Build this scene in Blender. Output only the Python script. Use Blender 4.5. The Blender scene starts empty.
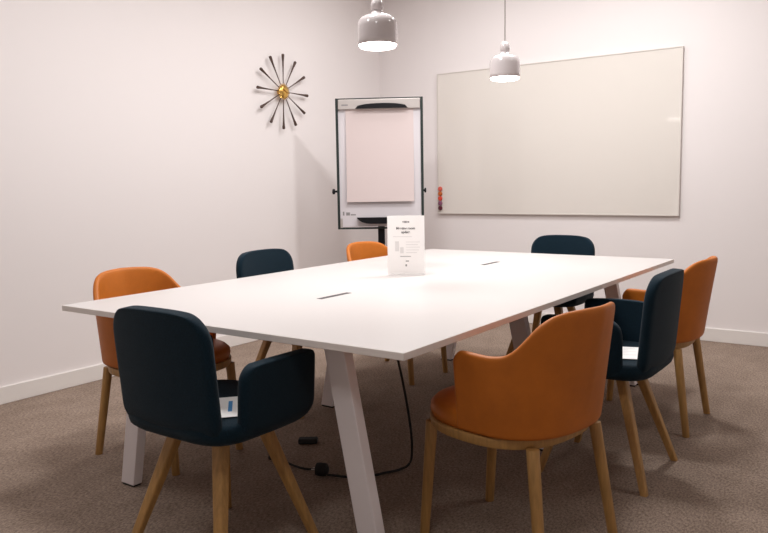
import bpy, bmesh, math, random
from mathutils import Vector, Matrix
random.seed(7)
C = bpy.context.scene
COL = C.collection
R = math.radians

# ------------------------------------------------------------------ camera
F_PX, YAW, PITCH, ROLL = 746.1873, -0.6176, -0.1101, -0.0171
fw = Vector((math.cos(PITCH)*math.sin(YAW), math.cos(PITCH)*math.cos(YAW), math.sin(PITCH)))
rt = Vector((math.cos(YAW), -math.sin(YAW), 0)); up = rt.cross(fw)
r2 = rt*math.cos(ROLL) + up*math.sin(ROLL); u2 = -rt*math.sin(ROLL) + up*math.cos(ROLL)
cd = bpy.data.cameras.new('camera'); cam = bpy.data.objects.new('camera', cd); COL.objects.link(cam)
cd.sensor_width = 36.0; cd.lens = F_PX/768*36.0; cd.clip_start = .05
cam.matrix_world = Matrix(((r2.x, u2.x, -fw.x, 2.7441), (r2.y, u2.y, -fw.y, -1.6476),
                           (r2.z, u2.z, -fw.z, 1.1969), (0, 0, 0, 1)))
C.camera = cam

# ------------------------------------------------------------------ world, lights, exposure
w = bpy.data.worlds.new('world'); C.world = w; w.use_nodes = True
w.node_tree.nodes['Background'].inputs[0].default_value = (1, .93, .9, 1)
w.node_tree.nodes['Background'].inputs[1].default_value = .12
C.view_settings.view_transform = 'Standard'; C.view_settings.look = 'None'
C.view_settings.exposure = 0.0; C.view_settings.gamma = 1.0; C.view_settings.use_curve_mapping = False
WARM = (.99, .99, .985)
def area(name, loc, size, power, target=None, color=WARM, spread=180):
    d = bpy.data.lights.new(name, 'AREA'); d.shape = 'DISK'; d.size = size; d.energy = power; d.color = color
    d.spread = R(spread)
    o = bpy.data.objects.new(name, d); COL.objects.link(o); o.location = loc
    if target: o.rotation_euler = (Vector(target)-Vector(loc)).to_track_quat('-Z', 'Y').to_euler()
    return o
# recessed ceiling downlights
area('downlight', (1.2, 2.8, 3.05), .3, 34)
area('downlight', (-.1, 3.0, 3.05), .5, 12)
area('downlight', (.3, 2.0, 3.05), .6, 16)
area('downlight', (.55, .9, 3.05), .5, 36)
area('downlight', (2.8, 2.0, 3.05), .45, 7)
area('downlight', (.1, -.6, 3.05), .5, 11)
area('downlight', (2.2, -1.6, 3.05), .6, 17)

# ------------------------------------------------------------------ materials
def nt(name):
    m = bpy.data.materials.new(name); m.use_nodes = True
    t = m.node_tree; return m, t, t.nodes['Principled BSDF']
def rgb(r, g, b):
    f = lambda c: (c/255/12.92) if c/255 <= .04045 else ((c/255+.055)/1.055)**2.4
    return (f(r), f(g), f(b), 1)
def mat(name, col, rough=.5, metal=0, bump=None, var=None, sheen=0, coat=0, trans=0, emit=0, ecol=None, spec=None, stretch=None):
    m, t, b = nt(name)
    b.inputs['Base Color'].default_value = col; b.inputs['Roughness'].default_value = rough
    b.inputs['Metallic'].default_value = metal; b.inputs['Coat Weight'].default_value = coat
    b.inputs['Sheen Weight'].default_value = sheen; b.inputs['Transmission Weight'].default_value = trans
    if spec is not None: b.inputs['Specular IOR Level'].default_value = spec
    if emit:
        b.inputs['Emission Color'].default_value = ecol or col; b.inputs['Emission Strength'].default_value = emit
    tc = t.nodes.new('ShaderNodeTexCoord'); mp = t.nodes.new('ShaderNodeMapping')
    t.links.new(tc.outputs['Object'], mp.inputs[0])
    if stretch: mp.inputs['Scale'].default_value = stretch
    if var:      # (scale, amount)
        n = t.nodes.new('ShaderNodeTexNoise'); n.inputs['Scale'].default_value = var[0]; n.inputs['Detail'].default_value = 6
        n.inputs['Roughness'].default_value = .65
        cr = t.nodes.new('ShaderNodeValToRGB')
        a = var[1]
        cr.color_ramp.elements[0].position = .3; cr.color_ramp.elements[1].position = .7
        cr.color_ramp.elements[0].color = tuple(c*(1-a) for c in col[:3])+(1,)
        cr.color_ramp.elements[1].color = tuple(min(1, c*(1+a)) for c in col[:3])+(1,)
        t.links.new(mp.outputs[0], n.inputs[0]); t.links.new(n.outputs[0], cr.inputs[0]); t.links.new(cr.outputs[0], b.inputs[0])
    if bump:     # (scale, strength, distance)
        n = t.nodes.new('ShaderNodeTexNoise'); n.inputs['Scale'].default_value = bump[0]; n.inputs['Detail'].default_value = 4
        bu = t.nodes.new('ShaderNodeBump'); bu.inputs['Strength'].default_value = bump[1]; bu.inputs['Distance'].default_value = bump[2]
        t.links.new(mp.outputs[0], n.inputs[0]); t.links.new(n.outputs[0], bu.inputs['Height']); t.links.new(bu.outputs[0], b.inputs['Normal'])
    return m
M = {}
M['wall'] = mat('painted_wall', rgb(239, 232, 231), .85, bump=(90, .05, .002), spec=.2)
M['darkwall'] = mat('fill_reducing_grey_wall', rgb(205, 198, 195), .85)  # unseen front and right walls, greyed to reduce bounced fill
M['ceiling'] = mat('ceiling_paint', rgb(236, 230, 226), .9)
M['skirting'] = mat('white_gloss_paint', rgb(236, 230, 226), .4)
M['laminate'] = mat('white_laminate', rgb(207, 201, 199), .36)
M['edge'] = mat('lit_laminate_edge', rgb(238, 230, 225), .5)  # table laminate lightened on its sides, standing in for camera-side light
M['legpaint'] = mat('powder_coated_white_metal', rgb(236, 228, 229), .45)
M['dark'] = mat('black_plastic', (.004, .004, .006, 1), .5, spec=.25)
M['slot'] = mat('dark_grey_slot', (.05, .043, .043, 1), .5)
M['teal'] = mat('teal_wool_fabric', (.0042, .0165, .028, 1), .9, bump=(420, .5, .002), var=(260, .35), sheen=.08, spec=.15)
M['leather'] = mat('tan_orange_leather', (.51, .146, .016, 1), .48, bump=(230, .12, .001), var=(9, .10), spec=.28)
M['oak'] = mat('light_oak', (.43, .235, .075, 1), .45, var=(14, .22), stretch=(5, 5, .5))
M['brass'] = mat('brass', (.75, .47, .13, 1), .25, metal=1)
M['walnut'] = mat('dark_walnut', (.07, .035, .025, 1), .45, var=(30, .3))
M['lampwhite'] = mat('white_lacquered_metal', rgb(205, 196, 196), .16, coat=.6)
M['diffuser'] = mat('lamp_diffuser', (1, .97, .93, 1), .5, emit=9, ecol=(1, .93, .86, 1))
M['cord'] = mat('grey_cord', rgb(160, 150, 146), .6)
M['board'] = mat('enamel_writing_surface', rgb(228, 221, 214), .07, spec=.5)
M['boardedge'] = mat('anodised_board_trim', rgb(214, 206, 200), .4)
M['paper'] = mat('white_paper', rgb(250, 246, 244), .7)
M['pad'] = mat('pinkish_flipchart_paper', rgb(220, 204, 202), .8)
M['flipwhite'] = mat('flipchart_white_steel', rgb(226, 220, 224), .25)
M['alu'] = mat('brushed_aluminium', rgb(196, 188, 184), .4, metal=.4)
M['flipframe'] = mat('dark_green_grey_frame', (.018, .028, .026, 1), .4)
M['red'] = mat('red_plastic', (.72, .06, .025, 1), .35)
M['salmon'] = mat('salmon_red_plastic', (.75, .13, .09, 1), .35)
M['rust'] = mat('rust_orange_plastic', (.55, .12, .01, 1), .35)
M['purple'] = mat('mauve_plastic', (.25, .08, .16, 1), .35)
M['maroon'] = mat('maroon_plastic', (.10, .006, .02, 1), .35)
M['ink'] = mat('dark_print', (.11, .10, .10, 1), .7)
M['greyink'] = mat('grey_print', (.30, .28, .28, 1), .7)
M['faintink'] = mat('faint_grey_print', (.76, .73, .72, 1), .7)
M['blue'] = mat('blue_print', (.07, .28, .60, 1), .6)
M['rubber'] = mat('black_rubber', (.01, .01, .01, 1), .7)
m, t, b = nt('clear_acrylic'); b.inputs['Base Color'].default_value = (1, .98, .97, 1); b.inputs['Roughness'].default_value = .05; b.inputs['Alpha'].default_value = .12; M['acrylic'] = m

# carpet: fine loop pile with soft tonal patches
m, t, b = nt('carpet'); b.inputs['Roughness'].default_value = .95; b.inputs['Specular IOR Level'].default_value = .08
tc = t.nodes.new('ShaderNodeTexCoord')
mp = t.nodes.new('ShaderNodeMapping'); mp.inputs['Scale'].default_value = (1, .55, 1); mp.inputs['Rotation'].default_value = (0, 0, .5)
n1 = t.nodes.new('ShaderNodeTexNoise'); n1.inputs['Scale'].default_value = 120; n1.inputs['Detail'].default_value = 8; n1.inputs['Roughness'].default_value = .75
n2 = t.nodes.new('ShaderNodeTexNoise'); n2.inputs['Scale'].default_value = 9; n2.inputs['Detail'].default_value = 5
cr = t.nodes.new('ShaderNodeValToRGB'); e = cr.color_ramp.elements
e[0].position = .34; e[0].color = rgb(108, 92, 82); e[1].position = .66; e[1].color = rgb(182, 162, 147)
cr2 = t.nodes.new('ShaderNodeValToRGB'); e = cr2.color_ramp.elements
e[0].position = .35; e[0].color = (.86, .85, .84, 1); e[1].position = .65; e[1].color = (1, 1, 1, 1)
mx = t.nodes.new('ShaderNodeMix'); mx.data_type = 'RGBA'; mx.blend_type = 'MULTIPLY'; mx.inputs['Factor'].default_value = 1
t.links.new(tc.outputs['Object'], mp.inputs[0])
for n in (n1, n2): t.links.new(mp.outputs[0], n.inputs[0])
t.links.new(n1.outputs[0], cr.inputs[0]); t.links.new(n2.outputs[0], cr2.inputs[0])
t.links.new(cr.outputs[0], mx.inputs['A']); t.links.new(cr2.outputs[0], mx.inputs['B']); t.links.new(mx.outputs['Result'], b.inputs[0])
bu = t.nodes.new('ShaderNodeBump'); bu.inputs['Strength'].default_value = .6; bu.inputs['Distance'].default_value = .004
t.links.new(n1.outputs[0], bu.inputs['Height']); t.links.new(bu.outputs[0], b.inputs['Normal'])
M['carpet'] = m

# ------------------------------------------------------------------ helpers
def obj(name, bm, m, parent=None, smooth=False, bevel=0, seg=2, subsurf=0, loc=None):
    bmesh.ops.recalc_face_normals(bm, faces=bm.faces)
    me = bpy.data.meshes.new(name); bm.to_mesh(me); bm.free()
    me.materials.append(M[m])
    if smooth:
        for p in me.polygons: p.use_smooth = True
    o = bpy.data.objects.new(name, me); COL.objects.link(o)
    if parent: o.parent = parent
    if loc: o.location = loc
    if bevel:
        b = o.modifiers.new('bevel', 'BEVEL'); b.width = bevel; b.segments = seg; b.limit_method = 'ANGLE'; b.angle_limit = R(40)
    if subsurf:
        s = o.modifiers.new('subsurf', 'SUBSURF'); s.levels = subsurf; s.render_levels = subsurf
    return o
def box(bm, x0, x1, y0, y1, z0, z1):
    v = [bm.verts.new(p) for p in ((x0,y0,z0),(x1,y0,z0),(x1,y1,z0),(x0,y1,z0),(x0,y0,z1),(x1,y0,z1),(x1,y1,z1),(x0,y1,z1))]
    for f in ((0,3,2,1),(4,5,6,7),(0,1,5,4),(1,2,6,5),(2,3,7,6),(3,0,4,7)): bm.faces.new([v[i] for i in f])
def boxobj(name, b, m, parent=None, **k):
    bm = bmesh.new(); box(bm, *b); return obj(name, bm, m, parent, **k)
def loft(bm, rings, cap=True, closed=True):
    vs = [[bm.verts.new(p) for p in r] for r in rings]
    n = len(vs[0])
    for a, b in zip(vs, vs[1:]):
        for i in range(n if closed else n-1):
            j = (i+1) % n; bm.faces.new((a[i], a[j], b[j], b[i]))
    if cap: bm.faces.new(list(reversed(vs[0]))); bm.faces.new(vs[-1])
def lathe(bm, prof, n=32, c=(0, 0, 0), axis='Z', cap=True):
    rings = []
    for r, z in prof:
        ring = []
        for i in range(n):
            a = 2*math.pi*i/n; p = (r*math.cos(a), r*math.sin(a), z)
            if axis == 'X': p = (z, p[0], p[1])
            if axis == 'Y': p = (p[0], z, p[1])
            ring.append((c[0]+p[0], c[1]+p[1], c[2]+p[2]))
        rings.append(ring)
    loft(bm, rings, cap)
def tube(bm, pts, r, n=10):
    pts = [Vector(p) for p in pts]; rings = []
    for i, p in enumerate(pts):
        d = (pts[min(i+1, len(pts)-1)]-pts[max(i-1, 0)]).normalized()
        a = d.cross(Vector((0, 0, 1)) if abs(d.z) < .9 else Vector((1, 0, 0))).normalized(); b = d.cross(a)
        rr = r[i] if isinstance(r, (list, tuple)) else r
        rings.append([p + a*rr*math.cos(2*math.pi*k/n) + b*rr*math.sin(2*math.pi*k/n) for k in range(n)])
    loft(bm, rings)
def spline(pts, n=12):
    pts = [Vector(p) for p in pts]; out = []
    P = [pts[0]*2-pts[1]]+pts+[pts[-1]*2-pts[-2]]
    for i in range(1, len(P)-2):
        for k in range(n):
            t = k/n; a, b, c, d = P[i-1:i+3]
            out.append(.5*((2*b)+(c-a)*t+(2*a-5*b+4*c-d)*t*t+(3*b-a-3*c+d)*t**3))
    out.append(pts[-1]); return out
def thing(name, label, cat, loc=(0, 0, 0), rotz=0, group=None):
    o = bpy.data.objects.new(name, None); COL.objects.link(o); o.empty_display_size = .1
    o.location = loc; o.rotation_euler = (0, 0, rotz); o['label'] = label; o['category'] = cat
    if group: o['group'] = group
    return o
def tag(o, label, cat, group=None):
    o['label'] = label; o['category'] = cat
    if group: o['group'] = group
    return o
def struct(o): o['kind'] = 'structure'; return o
def dup(root, loc, rotz, label, group=None):
    def cp(o, par):
        c = o.copy(); COL.objects.link(c)
        if par: c.parent = par; c.matrix_parent_inverse = o.matrix_parent_inverse.copy()
        for ch in list(o.children): cp(ch, c)
        return c
    r = cp(root, None); r.location = loc; r.rotation_euler = (0, 0, rotz); r['label'] = label
    if group: r['group'] = group
    return r

# ------------------------------------------------------------------ room
XL, XR, YF, YB, ZC = -1.40, 4.3, -3.2, 4.17, 3.1
def wallbox(name, b, m): return struct(boxobj(name, b, m))
wallbox('floor', (XL-.1, XR+.1, YF-.1, YB+.1, -.1, 0), 'carpet')
wallbox('ceiling', (XL-.1, XR+.1, YF-.1, YB+.1, ZC, ZC+.1), 'ceiling')
wallbox('wall_left', (XL-.1, XL, YF-.1, YB+.1, 0, ZC), 'wall')
wallbox('wall_back', (XL, XR, YB, YB+.1, 0, ZC), 'wall')
wallbox('wall_right', (XR, XR+.1, YF-.1, YB+.1, 0, ZC), 'darkwall')
wallbox('wall_front', (XL, XR, YF-.1, YF, 0, ZC), 'darkwall')
def skirt(name, b):
    o = boxobj(name, b, 'skirting', bevel=.004); struct(o)
skirt('baseboard_left', (XL, XL+.014, YF, YB, 0, .1))
skirt('baseboard_back', (XL+.014, XR-.014, YB-.014, YB, 0, .1))
skirt('baseboard_right', (XR-.014, XR, YF, YB, 0, .1))
skirt('baseboard_front', (XL+.014, XR-.014, YF, YF+.014, 0, .1))

# ------------------------------------------------------------------ table
W, L, ZT, TH = 1.6351, 2.7921, .74, .022
tb = thing('conference_table', 'long white conference table with angled white legs in the middle of the room', 'table', (W/2, L/2, 0))
def trel(b): return (b[0]-W/2, b[1]-W/2, b[2]-L/2, b[3]-L/2, b[4], b[5])
bm = bmesh.new(); box(bm, *trel((0, W, 0, L, ZT-TH, ZT))); top = obj('tabletop', bm, 'laminate', tb, bevel=.0015, seg=1)
top.data.materials.append(M['edge'])
for p in top.data.polygons:
    if p.normal.z < .5: p.material_index = 1
bm = bmesh.new()
zt = ZT-TH
y1, xt, s_, a_, b_ = .1122, .3032, .1438, .0798, .0425
rows = [y1, L/2-b_/2, L-y1-b_]
for y in rows: box(bm, *trel((xt, W-xt, y, y+b_, zt-.024, zt)))
for x in (xt+.1, W-xt-.14): box(bm, *trel((x, x+.04, y1+b_, L-y1-b_, zt-.024, zt)))
obj('underframe', bm, 'legpaint', tb, bevel=.002)
for y in rows:
    for sd in (0, 1):
        bm = bmesh.new(); rings = []
        for z in (.008, zt-.025):
            x = xt - s_*(1-z/.71); q = [(x, y), (x+a_, y), (x+a_, y+b_), (x, y+b_)]
            if sd: q = [(W-p[0], p[1]) for p in q]
            rings.append([(p[0]-W/2, p[1]-L/2, z) for p in q])
        loft(bm, rings)
        lg = obj('leg', bm, 'legpaint', tb, bevel=.003)
        x = xt-s_*(1-.004/.71)
        b = (x+.004, x+a_-.004, y+.004, y+b_-.004, 0, .008)
        if sd: b = (W-b[1], W-b[0])+b[2:]
        boxobj('foot_pad', trel(b), 'rubber', lg)
for y in (.63, 2.03):
    boxobj('cable_slot', trel((.789, .817, y, y+.196, ZT-.001, ZT+.0008)), 'slot', tb)

# ------------------------------------------------------------------ teal chair (local: faces +Y)
def sheet(name, surf, na, nb, thick, m, parent, sub=2, nfun=None):
    """mid-surface grid surf(u,v) -> point, thickened both ways, rim softened"""
    bm = bmesh.new(); e = 1e-3; A = []; B = []
    for j in range(nb+1):
        ra, rb = [], []
        for i in range(na+1):
            u, v = -1+2*i/na, j/nb
            p = Vector(surf(u, v))
            du = Vector(surf(min(u+e, 1), v))-Vector(surf(max(u-e, -1), v)); dv = Vector(surf(u, min(v+e, 1)))-Vector(surf(u, max(v-e, 0)))
            n = du.cross(dv); n = n.normalized() if n.length > 1e-12 else Vector((0, 1, 0))
            if nfun: n = Vector(nfun(u, p)).normalized()
            ra.append(bm.verts.new(p+n*thick/2)); rb.append(bm.verts.new(p-n*thick/2))
        A.append(ra); B.append(rb)
    for j in range(nb):
        for i in range(na):
            bm.faces.new((A[j][i], A[j][i+1], A[j+1][i+1], A[j+1][i])); bm.faces.new((B[j][i], B[j+1][i], B[j+1][i+1], B[j][i+1]))
    for j in range(nb):
        bm.faces.new((A[j][0], A[j+1][0], B[j+1][0], B[j][0])); bm.faces.new((A[j][na], B[j][na], B[j+1][na], A[j+1][na]))
    for i in range(na):
        bm.faces.new((A[0][i], B[0][i], B[0][i+1], A[0][i+1])); bm.faces.new((A[nb][i], A[nb][i+1], B[nb][i+1], B[nb][i]))
    return obj(name, bm, m, parent, smooth=True, subsurf=sub)
def rr_halfwidth(z, z0, z1, w, rb, rt):
    d = 0
    if z < z0+rb: k = (z0+rb-z)/rb; d = rb*(1-math.sqrt(max(0, 1-k*k)))
    if z > z1-rt: k = (z-(z1-rt))/rt; d = rt*(1-math.sqrt(max(0, 1-k*k)))
    return w-d
def vmap(v):         # rows packed towards both ends so the corners stay round
    return .5-.5*math.cos(math.pi*v)
def superring(cx_, cy_, ax, ay, z, n=32, ex=3.2):
    out = []
    for i in range(n):
        t = 2*math.pi*i/n; c, s = math.cos(t), math.sin(t)
        out.append((cx_+ax*math.copysign(abs(c)**(2/ex), c), cy_+ay*math.copysign(abs(s)**(2/ex), s), z))
    return out
def taper_leg(name, top, foot, wt, wf, m, parent, square=True, n=12):
    top, foot = Vector(top), Vector(foot); rings = []
    for k in range(5):
        t = k/4; p = top.lerp(foot, t); r = (wt+(wf-wt)*t)/2
        if square:
            ring = superring(p.x, p.y, r, r*.86, p.z, n=16, ex=5)
        else: ring = superring(p.x, p.y, r, r, p.z, n=16, ex=2.2)
        rings.append(ring)
    bm = bmesh.new(); loft(bm, rings); return obj(name, bm, m, parent, smooth=False, bevel=.001, seg=1) if square else obj(name, bm, m, parent, smooth=True, bevel=.002, seg=2)

def make_teal(label):
    t = thing('fabric_armchair', label, 'chair', group='teal fabric armchairs around the table')
    bm = bmesh.new()
    prof = [(.60, .428), (.80, .430), (.92, .436), (.98, .449), (1.0, .468), (.995, .486), (.965, .496), (.91, .4975), (.80, .495), (.45, .492)]
    loft(bm, [superring(0, .002, .252*k, .232*k, z, ex=4.5) for k, z in prof])
    obj('seat', bm, 'teal', t, smooth=True)
    # backrest
    z0, z1 = .440, .834
    def back(u, v):
        z = z0+(z1-z0)*vmap(v); hw = rr_halfwidth(z, z0, z1, .221, .065, .09)
        x = u*.221-math.copysign((.221-hw)*u*u, u)
        y = -.213-.034*(z-z0)/(z1-z0) + .030*(x/.25)**2 + (.035*max(0, 1-(z-z0)/.06)**2)
        return (x, y, z+.008*(1-u*u)*v**4)
    sheet('backrest', back, 12, 16, .042, 'teal', t, nfun=lambda u, p: (-.96*p.x, 1, .085))
    for sd in (-1, 1):
        za, zb = .435, .668
        def arm(u, v, sd=sd):
            z = za+(zb-za)*vmap(v)
            hi = .028+rr_halfwidth(z, za, zb, .164, .070, .022); lo = .028-rr_halfwidth(z, za, zb, .164, .03, .055)
            y = .028+.164*u+(hi-.192 if u > 0 else lo+.136)*u*u
            x = .240 + .014*(z-za)/(zb-za) - .012*u*u - (.03*max(0, 1-(z-za)/.05)**2)
            return (sd*x, y, z+.006*(1-u*u)*v**4)
        sheet('armrest', arm, 10, 12, .042, 'teal', t, nfun=lambda u, p, sd=sd: (sd, .146*u, -.06))
    for sx in (-1, 1):
        for sy in (-1, 1):
            taper_leg('leg', (sx*.095, sy*.085, .435), (sx*.218, .208 if sy > 0 else -.222, 0), .050, .031, 'oak', t)
    return t

# ------------------------------------------------------------------ orange leather chair (local: faces +Y)
def shell_path():
    """plan of the shell from left arm front round the back to right arm front, local, half superellipse + straight"""
    pts = []
    for i in range(41):
        ph = -math.pi/2+math.pi*i/40; c, s = math.cos(ph), math.sin(ph); ex = 2/2.5
        pts.append(Vector((.256*math.copysign(abs(s)**ex, s), -.03-.215*abs(c)**ex, 0)))
    pre = [Vector((-.255, .04-.02*k, 0)) for k in range(3)]; post = [Vector((.255, .0+.02*k, 0)) for k in range(3)]
    return pre+pts+post
SP = shell_path(); SL = [0]
for a, b in zip(SP, SP[1:]): SL.append(SL[-1]+(b-a).length)
def sp_at(u):
    d = (u+1)/2*SL[-1]
    for i in range(len(SL)-1):
        if SL[i+1] >= d-1e-9:
            k = (d-SL[i])/max(1e-9, SL[i+1]-SL[i]); return SP[i].lerp(SP[i+1], min(1, max(0, k)))
    return SP[-1].copy()
def smooth(a, b, x): x = min(1, max(0, (x-a)/(b-a))); return x*x*(3-2*x)
def shell_h(u):
    au = abs(u)
    K = ((0, .828), (.17, .826), (.27, .822), (.36, .811), (.44, .787), (.51, .745), (.57, .709), (.63, .690), (.72, .684), (.86, .688), (1.01, .690))
    for (a, ha), (b, hb) in zip(K, K[1:]):
        if a <= au <= b: h = ha+(hb-ha)*(au-a)/(b-a)
    if au > .93: h -= .035*(1-math.sqrt(max(0, 1-((au-.93)/.07)**2)))
    return h
def make_orange(label):
    t = thing('leather_armchair', label, 'chair', group='orange leather armchairs around the table')
    # wooden seat rim and cushion
    def seatring(k, z, grow=0):
        out = []
        for i in range(48):
            a = 2*math.pi*i/48; c, s = math.cos(a), math.sin(a)
            ex = 2/2.5
            ay = .270 if s > 0 else .225
            out.append(((.252+grow)*k*math.copysign(abs(c)**ex, c), .005+(ay+grow)*k*math.copysign(abs(s)**(2/2.3 if s > 0 else ex), s), z))
        return out
    bm = bmesh.new(); loft(bm, [seatring(1, .397, -.002), seatring(1, .430, .002)])
    obj('seat_rim', bm, 'oak', t, smooth=True, bevel=.005, seg=3)
    bm = bmesh.new()
    loft(bm, [seatring(.90, .427), seatring(.97, .432), seatring(.995, .450), seatring(.985, .470), seatring(.93, .484), seatring(.8, .492), seatring(.45, .496)])
    obj('seat', bm, 'leather', t, smooth=True)
    def shell(u, v):
        p = sp_at(u); h = shell_h(u); z = .432+(h-.432)*v; f = (z-.432)/.37
        n = Vector((p.x, min(0, p.y), 0)); au = abs(u)
        x = p.x*(.945+.09*f); y = p.y-.062*f*max(0, 1-au*1.2)
        y += .012*f*smooth(.6, 1, au)
        return (x, y, z)
    sheet('backrest', shell, 44, 12, .026, 'leather', t)
    for sx in (-1, 1):
        taper_leg('leg', (sx*.178, -.192, .405), (sx*.213, -.250, 0), .040, .032, 'oak', t, square=False)
        taper_leg('leg', (sx*.172, .215, .405), (sx*.182, .245, 0), .040, .032, 'oak', t, square=False)
    return t

PI = math.pi
teal0 = make_teal('dark teal armchair at the near end of the table, papers on seat')
teal0.location = (.912, -.015, 0); teal0.rotation_euler.z = R(0)
dup(teal0, (.0, 1.375, 0), R(-90), 'dark teal armchair against the left side of the table, below the starburst clock')
dup(teal0, (.862, 2.82, 0), R(180), 'dark teal armchair at the far end of the table, below the wall whiteboard')
dup(teal0, (1.738, 1.362, 0), R(90), 'dark teal armchair on the right side, between two orange ones, papers on seat')
or0 = make_orange('orange leather armchair nearest the camera, its curved back towards us')
or0.location = (1.697, .562, 0); or0.rotation_euler.z = R(90-10.2)
dup(or0, (.028, .480, 0), R(-90), 'orange leather armchair by the left wall at the near left table corner')
dup(or0, (.11, 2.19, 0), R(-93), 'orange leather armchair in front of the flipchart, only its back showing above the table')
dup(or0, (1.68, 2.122, 0), R(90), 'orange leather armchair at far right, rearmost on the right side of the table')

# ------------------------------------------------------------------ papers on teal seats
def paper(name, loc, rz, label, stripe):
    t = thing(name, label, 'paper', loc, rz)
    bm = bmesh.new(); box(bm, -.08, .08, -.11, .11, 0, .0012); obj('sheet', bm, 'paper', t)
    bm = bmesh.new()
    if stripe:
        loft(bm, [[(-.010, -.055, z), (.003, -.055, z), (.010, .06, z), (-.003, .06, z)] for z in (.0012, .0016)])
        obj('blue_mark', bm, 'blue', t)
    else:
        for k in range(5): box(bm, -.06, .06-.03*(k % 2), .08-k*.03, .084-k*.03, .0012, .0016)
        obj('printed_lines', bm, 'faintink', t)
    return t
paper('paper_sheet', (.995, -.045, .4985), R(49), 'white paper with blue mark lying on the near teal chair seat', True)
paper('paper_sheet', (1.80, 1.335, .4985), R(20), 'white paper lying on the seat of the right-hand teal chair', False)

# ------------------------------------------------------------------ pendants
def make_pendant(label, loc):
    t = thing('pendant_lamp', label, 'lamp', loc, group='white bell pendants above the table')   # origin = rim centre
    bm = bmesh.new()
    outer = [(.0845, 0), (.0855, .02), (.0855, .076), (.0835, .096), (.075, .112), (.056, .122), (.036, .127), (.026, .134), (.022, .146)]
    inner = [(.0825, 0), (.0825, .070), (.078, .092), (.066, .106), (.03, .118)]
    n = 48; rings = []
    for r, z in list(reversed(inner))+outer:
        rings.append([(r*math.cos(2*PI*i/n), r*math.sin(2*PI*i/n), z) for i in range(n)])
    loft(bm, rings, cap=True); obj('lamp_shade', bm, 'lampwhite', t, smooth=True)
    bm = bmesh.new(); lathe(bm, [(.021, .144), (.026, .150), (.028, .165), (.026, .180), (.020, .190), (.006, .202)], 32)
    obj('socket_cap', bm, 'lampwhite', t, smooth=True, bevel=.002)
    bm = bmesh.new(); lathe(bm, [(.03, -.015), (.065, -.0135), (.077, -.010), (.0805, -.004), (.0805, .008)], 48); obj('diffuser', bm, 'diffuser', t)
    h = ZC-loc[2]
    bm = bmesh.new(); lathe(bm, [(.0028, .200), (.0028, h-.03)], 10); obj('cord', bm, 'cord', t, smooth=True)
    bm = bmesh.new(); lathe(bm, [(.05, h-.03), (.055, h)], 32); obj('ceiling_rose', bm, 'lampwhite', t, bevel=.003)
    d = bpy.data.lights.new('bulb', 'AREA'); d.shape = 'DISK'; d.size = .15; d.energy = 2.6; d.color = (1, .97, .95); d.spread = R(150)
    o = bpy.data.objects.new('bulb', d); COL.objects.link(o); o.parent = t; o.location = (0, 0, -.017)
    return t
make_pendant('white bell pendant lamp above the near half of the table, the larger in view', (.8215, 1.041, 1.793))
make_pendant('white bell pendant lamp on thin cord in front of the wall whiteboard', (.8175, 2.279, 1.783))

# ------------------------------------------------------------------ starburst clock on the left wall
ck = thing('starburst_clock', 'starburst wall clock with brass hub and twelve dark wooden spokes', 'clock', (XL, 2.800, 1.934))
bm = bmesh.new()
lathe(bm, [(.030, 0), (.030, .03), (.052, .034), (.056, .044), (.050, .054), (.030, .062), (.010, .066)], 24, axis='X')
obj('hub', bm, 'brass', ck, smooth=True, bevel=.002)
for k in range(12):
    a = 2*PI*k/12+.028
    c, s = math.sin(a), math.cos(a)
    bm = bmesh.new(); pts = [(.040, c*r, s*r) for r in (.050, .10, .17, .235, .275, .288, .292)]
    tube(bm, pts, [.0035, .0037, .0050, .0075, .0115, .0118, .007], 10); obj('spoke', bm, 'walnut', ck, smooth=True)
    bm = bmesh.new()
    for kk in (-.5, .5):
        aa = a+kk*2*PI/24; tube(bm, [(.05, math.sin(aa)*.03, math.cos(aa)*.03), (.046, math.sin(aa)*.066, math.cos(aa)*.066)], [.006, .002], 6)
    obj('brass_ray', bm, 'brass', ck)
for ln, a, n_ in ((.045, 2.0, 'hour_hand'), (.06, 5.2, 'minute_hand')):
    bm = bmesh.new(); tube(bm, [(.070, 0, 0), (.070, math.sin(a)*ln, math.cos(a)*ln)], [.004, .002], 6); obj(n_, bm, 'brass', ck)

# ------------------------------------------------------------------ wall whiteboard and magnets
wb = thing('whiteboard', 'wide grey-white whiteboard mounted on the back wall', 'whiteboard', (.28, YB, .923))
hw, hh = 1.043, 1.232
boxobj('panel', (-hw+.006, hw-.006, -.022, 0, .006, hh-.006), 'board', wb)
bm = bmesh.new()
box(bm, -hw, hw, -.026, 0, 0, .007); box(bm, -hw, hw, -.026, 0, hh-.007, hh)
box(bm, -hw, -hw+.007, -.026, 0, .007, hh-.007); box(bm, hw-.007, hw, -.026, 0, .007, hh-.007)
obj('frame', bm, 'boardedge', wb)
mags = [('salmon', 'salmon red round magnet, topmost of the column at the whiteboard left edge'), ('rust', 'rust orange round magnet, second from top on the whiteboard'),
        ('red', 'bright red round magnet in the middle of the whiteboard magnet column'), ('purple', 'mauve round magnet, second from bottom on the whiteboard'),
        ('maroon', 'dark maroon round magnet, lowest of the column on the whiteboard')]
for k, (mm, lb) in enumerate(mags):
    bm = bmesh.new(); lathe(bm, [(.019, 0), (.021, -.004), (.021, -.011), (.017, -.015)], 24, axis='Y')
    o = obj('magnet', bm, mm, None, smooth=True, bevel=.002, loc=(-.735, YB-.0225, 1.145-k*.043)); tag(o, lb, 'magnet', 'round magnets on the whiteboard')

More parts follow.
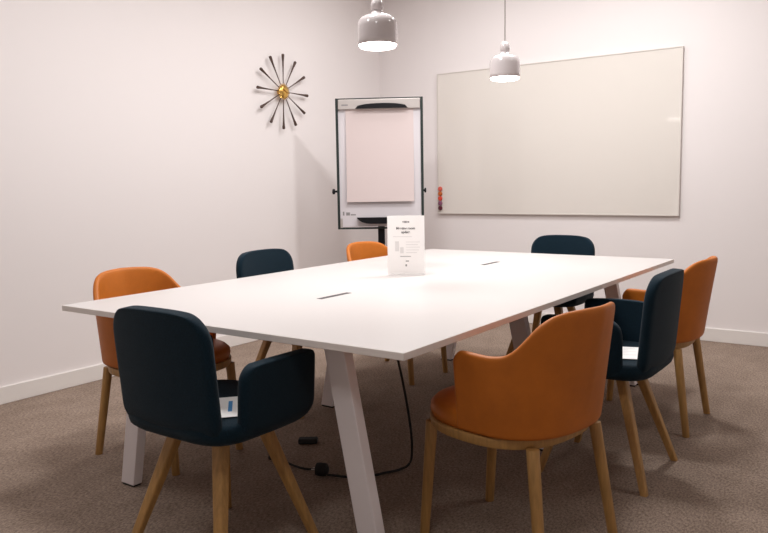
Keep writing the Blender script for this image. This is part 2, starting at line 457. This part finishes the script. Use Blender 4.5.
# ------------------------------------------------------------------ flipchart
FC = Vector((-.659, 3.113, 1.344)); FYAW = math.atan2(2.7441-FC.x, -(-1.6476-FC.y)) - R(4)
fl = thing('flipchart_easel', 'flipchart easel with blank pinkish paper pad standing in the far corner', 'flipchart', (FC.x, FC.y, 0), FYAW)
w2, z0, z1 = .338, FC.z-.496, FC.z+.514
boxobj('board', (-w2+.02, w2-.02, -.006, .012, z0+.02, z1-.02), 'flipwhite', fl)
bm = bmesh.new(); box(bm, -w2, -w2+.020, -.016, .018, z0, z1); box(bm, w2-.020, w2, -.016, .018, z0, z1)
box(bm, -w2+.020, w2-.020, -.012, .018, z0, z0+.014); box(bm, -w2+.020, w2-.020, -.012, .018, z1-.008, z1)
obj('frame', bm, 'flipframe', fl, bevel=.003)
boxobj('clamp_bar', (-w2+.022, w2-.022, -.030, -.006, z1-.088, z1-.010), 'alu', fl, bevel=.006, seg=3)
def crescent(name, x0, x1, zlo, zhi, upc, ya, yb):
    bm = bmesh.new(); rings = []
    n = 20; lo = []; hi = []
    for i in range(n+1):
        t = i/n; x = x0+(x1-x0)*t; k = (1-abs(2*t-1)**5)
        if upc: lo.append((x, zlo)); hi.append((x, zlo+(zhi-zlo)*(.45*min(1, k*3)+.55*k*(1-(2*t-1)**2*.6))+.001))
        else: hi.append((x, zhi)); lo.append((x, zhi-(zhi-zlo)*k-.001))
    poly = lo+hi[::-1]
    loft(bm, [[(p[0], y, p[1]) for p in poly] for y in (ya, yb)]); return obj(name, bm, 'dark', fl, bevel=.003)
crescent('clip_handle', -.180, .222, z1-.084, z1-.046, True, -.030, -.048)
crescent('pen_tray', -.185, .20, z0+.044, z0+.092, False, -.016, -.065)
for sx in (-1, 1):
    boxobj('corner_bracket', (sx*(w2-.030)-.009, sx*(w2-.030)+.009, -.020, -.006, z0+.012, z0+.085), 'alu', fl)
# paper pad with a slightly lifted bottom edge
def pads(u, v):
    z = z1-.085-.712*v; return (.002+u*.262, -.010-.022*v*v, z)
pd = sheet('paper_pad', pads, 1, 12, .006, 'pad', fl, sub=0)
for p in pd.data.polygons: p.use_smooth = False
bm = bmesh.new()
for x, wd, h in ((-.298, .012, .030), (-.272, .030, .024), (-.236, .040, .010)): box(bm, x, x+wd, -.0066, -.006, z0+.108, z0+.108+h)
obj('maker_mark', bm, 'greyink', fl)
bm = bmesh.new(); box(bm, -w2+.05, -w2+.10, -.0306, -.030, z1-.060, z1-.048); obj('clamp_mark', bm, 'greyink', fl)
for sx in (-1, 1):
    bm = bmesh.new(); lathe(bm, [(.008, 0), (.008, .004), (.018, .005), (.019, .016), (.012, .019)] if sx > 0 else [(.008, 0), (.008, -.018), (.020, -.020), (.022, -.036), (.012, -.040)], 20, c=(sx*w2, 0, FC.z-.20), axis='X')
    obj('side_knob', bm, 'dark', fl, smooth=True)
bm = bmesh.new(); box(bm, -.026, .026, .022, .062, .06, z0+.30); obj('post', bm, 'dark', fl, bevel=.004)
bm = bmesh.new(); box(bm, -.09, .09, .012, .024, z0+.1, z0+.30); obj('mounting_plate', bm, 'dark', fl)
bm = bmesh.new()
lathe(bm, [(.05, .045), (.05, .09)], 24, c=(0, .042, 0))
obj('hub', bm, 'dark', fl, bevel=.004)
for k in range(5):
    a = 2*PI*k/5+PI/2
    c, s = math.cos(a), math.sin(a)
    bm = bmesh.new(); tube(bm, [(c*.03, .042+s*.03, .07), (c*.16, .042+s*.16, .062), (c*.30, .042+s*.30, .035)], [.018, .016, .011], 10)
    lg = obj('leg', bm, 'dark', fl, smooth=True)
    bm = bmesh.new(); lathe(bm, [(.012, 0), (.018, .012), (.016, .03), (.008, .036)], 16, c=(c*.295, .042+s*.295, 0)); obj('castor', bm, 'rubber', lg, smooth=True)

# ------------------------------------------------------------------ notice on the table
SY = R(27)
sg = thing('table_notice', 'upright white notice in a clear acrylic stand on the table', 'sign', (.677, 1.456, ZT), SY)
bm = bmesh.new(); box(bm, -.0945, .0945, -.045, .045, 0, .003); obj('stand_base', bm, 'acrylic', sg, bevel=.001)
bm = bmesh.new(); box(bm, -.0945, .0945, .0012, .0037, .003, .300); obj('acrylic_sleeve', bm, 'acrylic', sg)
bm = bmesh.new(); box(bm, -.093, .093, -.0006, .0008, .008, .298); sh = obj('notice_sheet', bm, 'paper', sg)
def text(body, size, x, z, m, bold=0, parent=sg, y=-.0010):
    cu = bpy.data.curves.new('lettering', 'FONT'); cu.body = body; cu.size = size; cu.align_x = 'CENTER'; cu.extrude = .0002; cu.offset = bold
    to = bpy.data.objects.new('tmp', cu); COL.objects.link(to)
    bpy.context.view_layer.update()
    me = bpy.data.meshes.new_from_object(to.evaluated_get(bpy.context.evaluated_depsgraph_get()))
    bpy.data.objects.remove(to)
    me.transform(Matrix.Translation((x, y, z)) @ Matrix.Rotation(R(90), 4, 'X'))
    me.materials.clear(); me.materials.append(M[m])
    o = bpy.data.objects.new('lettering', me); COL.objects.link(o); o.parent = parent; return o
text('Meeting room', .0165, -.001, .230, 'ink', .0005)
text('update', .0165, -.001, .211, 'ink', .0005)
bm = bmesh.new()
def bars(bm, rows_):
    for x0, x1, z, h in rows_: box(bm, x0, x1, -.0010, -.0006, z, z+h)
bars(bm, [(-.016, -.010, .264, .007), (-.008, .006, .262, .010), (.008, .018, .263, .008), (-.030, .024, .118-.025, .003), (-.002, .014, .068, .005), (-.004, .004, .044, .010)])
o = obj('small_print', bm, 'greyink', sg); o['kind'] = 'stuff'
bm = bmesh.new()
bars(bm, [(-.065, .03, .192, .003), (.0, .07, .165, .003), (.0, .06, .152, .003), (.0, .07, .139, .003), (.0, .065, .125, .003), (.0, .055, .112, .003), (-.055, -.035, .12, .05), (-.03, -.012, .11, .03)])
o = obj('faint_print', bm, 'faintink', sg); o['kind'] = 'stuff'

# ------------------------------------------------------------------ cables on the floor
bm = bmesh.new()
tube(bm, spline([(1.20, .55, .70), (1.165, .68, .46), (1.12, .80, .24), (1.09, .86, .10), (1.07, .87, .03), (1.04, .84, .007), (1.01, .78, .007), (.95, .68, .007), (.83, .62, .012)], 10), .0052, 8)
tag(obj('power_cable', bm, 'rubber', smooth=True), 'black power cable hanging from the table down to the carpet', 'cable')
pl = thing('power_plug', 'round black plug at the end of the hanging cable on the carpet', 'plug', (.80, .62, 0), R(200))
bm = bmesh.new(); lathe(bm, [(.014, -.028), (.026, -.020), (.028, 0), (.026, .022)], 20, c=(0, 0, .029), axis='X'); obj('body', bm, 'rubber', pl, smooth=True, bevel=.002)
for yy in (-.0095, .0095):
    bm = bmesh.new(); lathe(bm, [(.0024, .022), (.0024, .042)], 10, c=(0, yy, .029), axis='X'); obj('pin', bm, 'alu', pl)
# small adapter with its lead
ad = thing('cable_adapter', 'small black adapter lying under the table', 'adapter', (.49, .89, 0), R(35))
bm = bmesh.new(); box(bm, -.045, .045, -.022, .022, 0, .026); obj('body', bm, 'rubber', ad, bevel=.008, seg=3)
bm = bmesh.new(); tube(bm, spline([(.481, .645, .009), (.551, .647, .006), (.638, .635, .005), (.70, .635, .005), (.74, .66, .005)], 8), [.012]*5+[.0045]*28, 8)
tag(obj('network_cable', bm, 'rubber', smooth=True), 'short thin black cable with a plug end lying on carpet behind the chair leg', 'cable')
bm = bmesh.new(); tube(bm, spline([(1.398, 2.695, .006), (1.44, 2.69, .006), (1.52, 2.68, .006)], 6), .006, 8)
tag(obj('cable_end', bm, 'rubber', smooth=True), 'short black cable end on the carpet seen under the right-hand teal chair', 'cable')
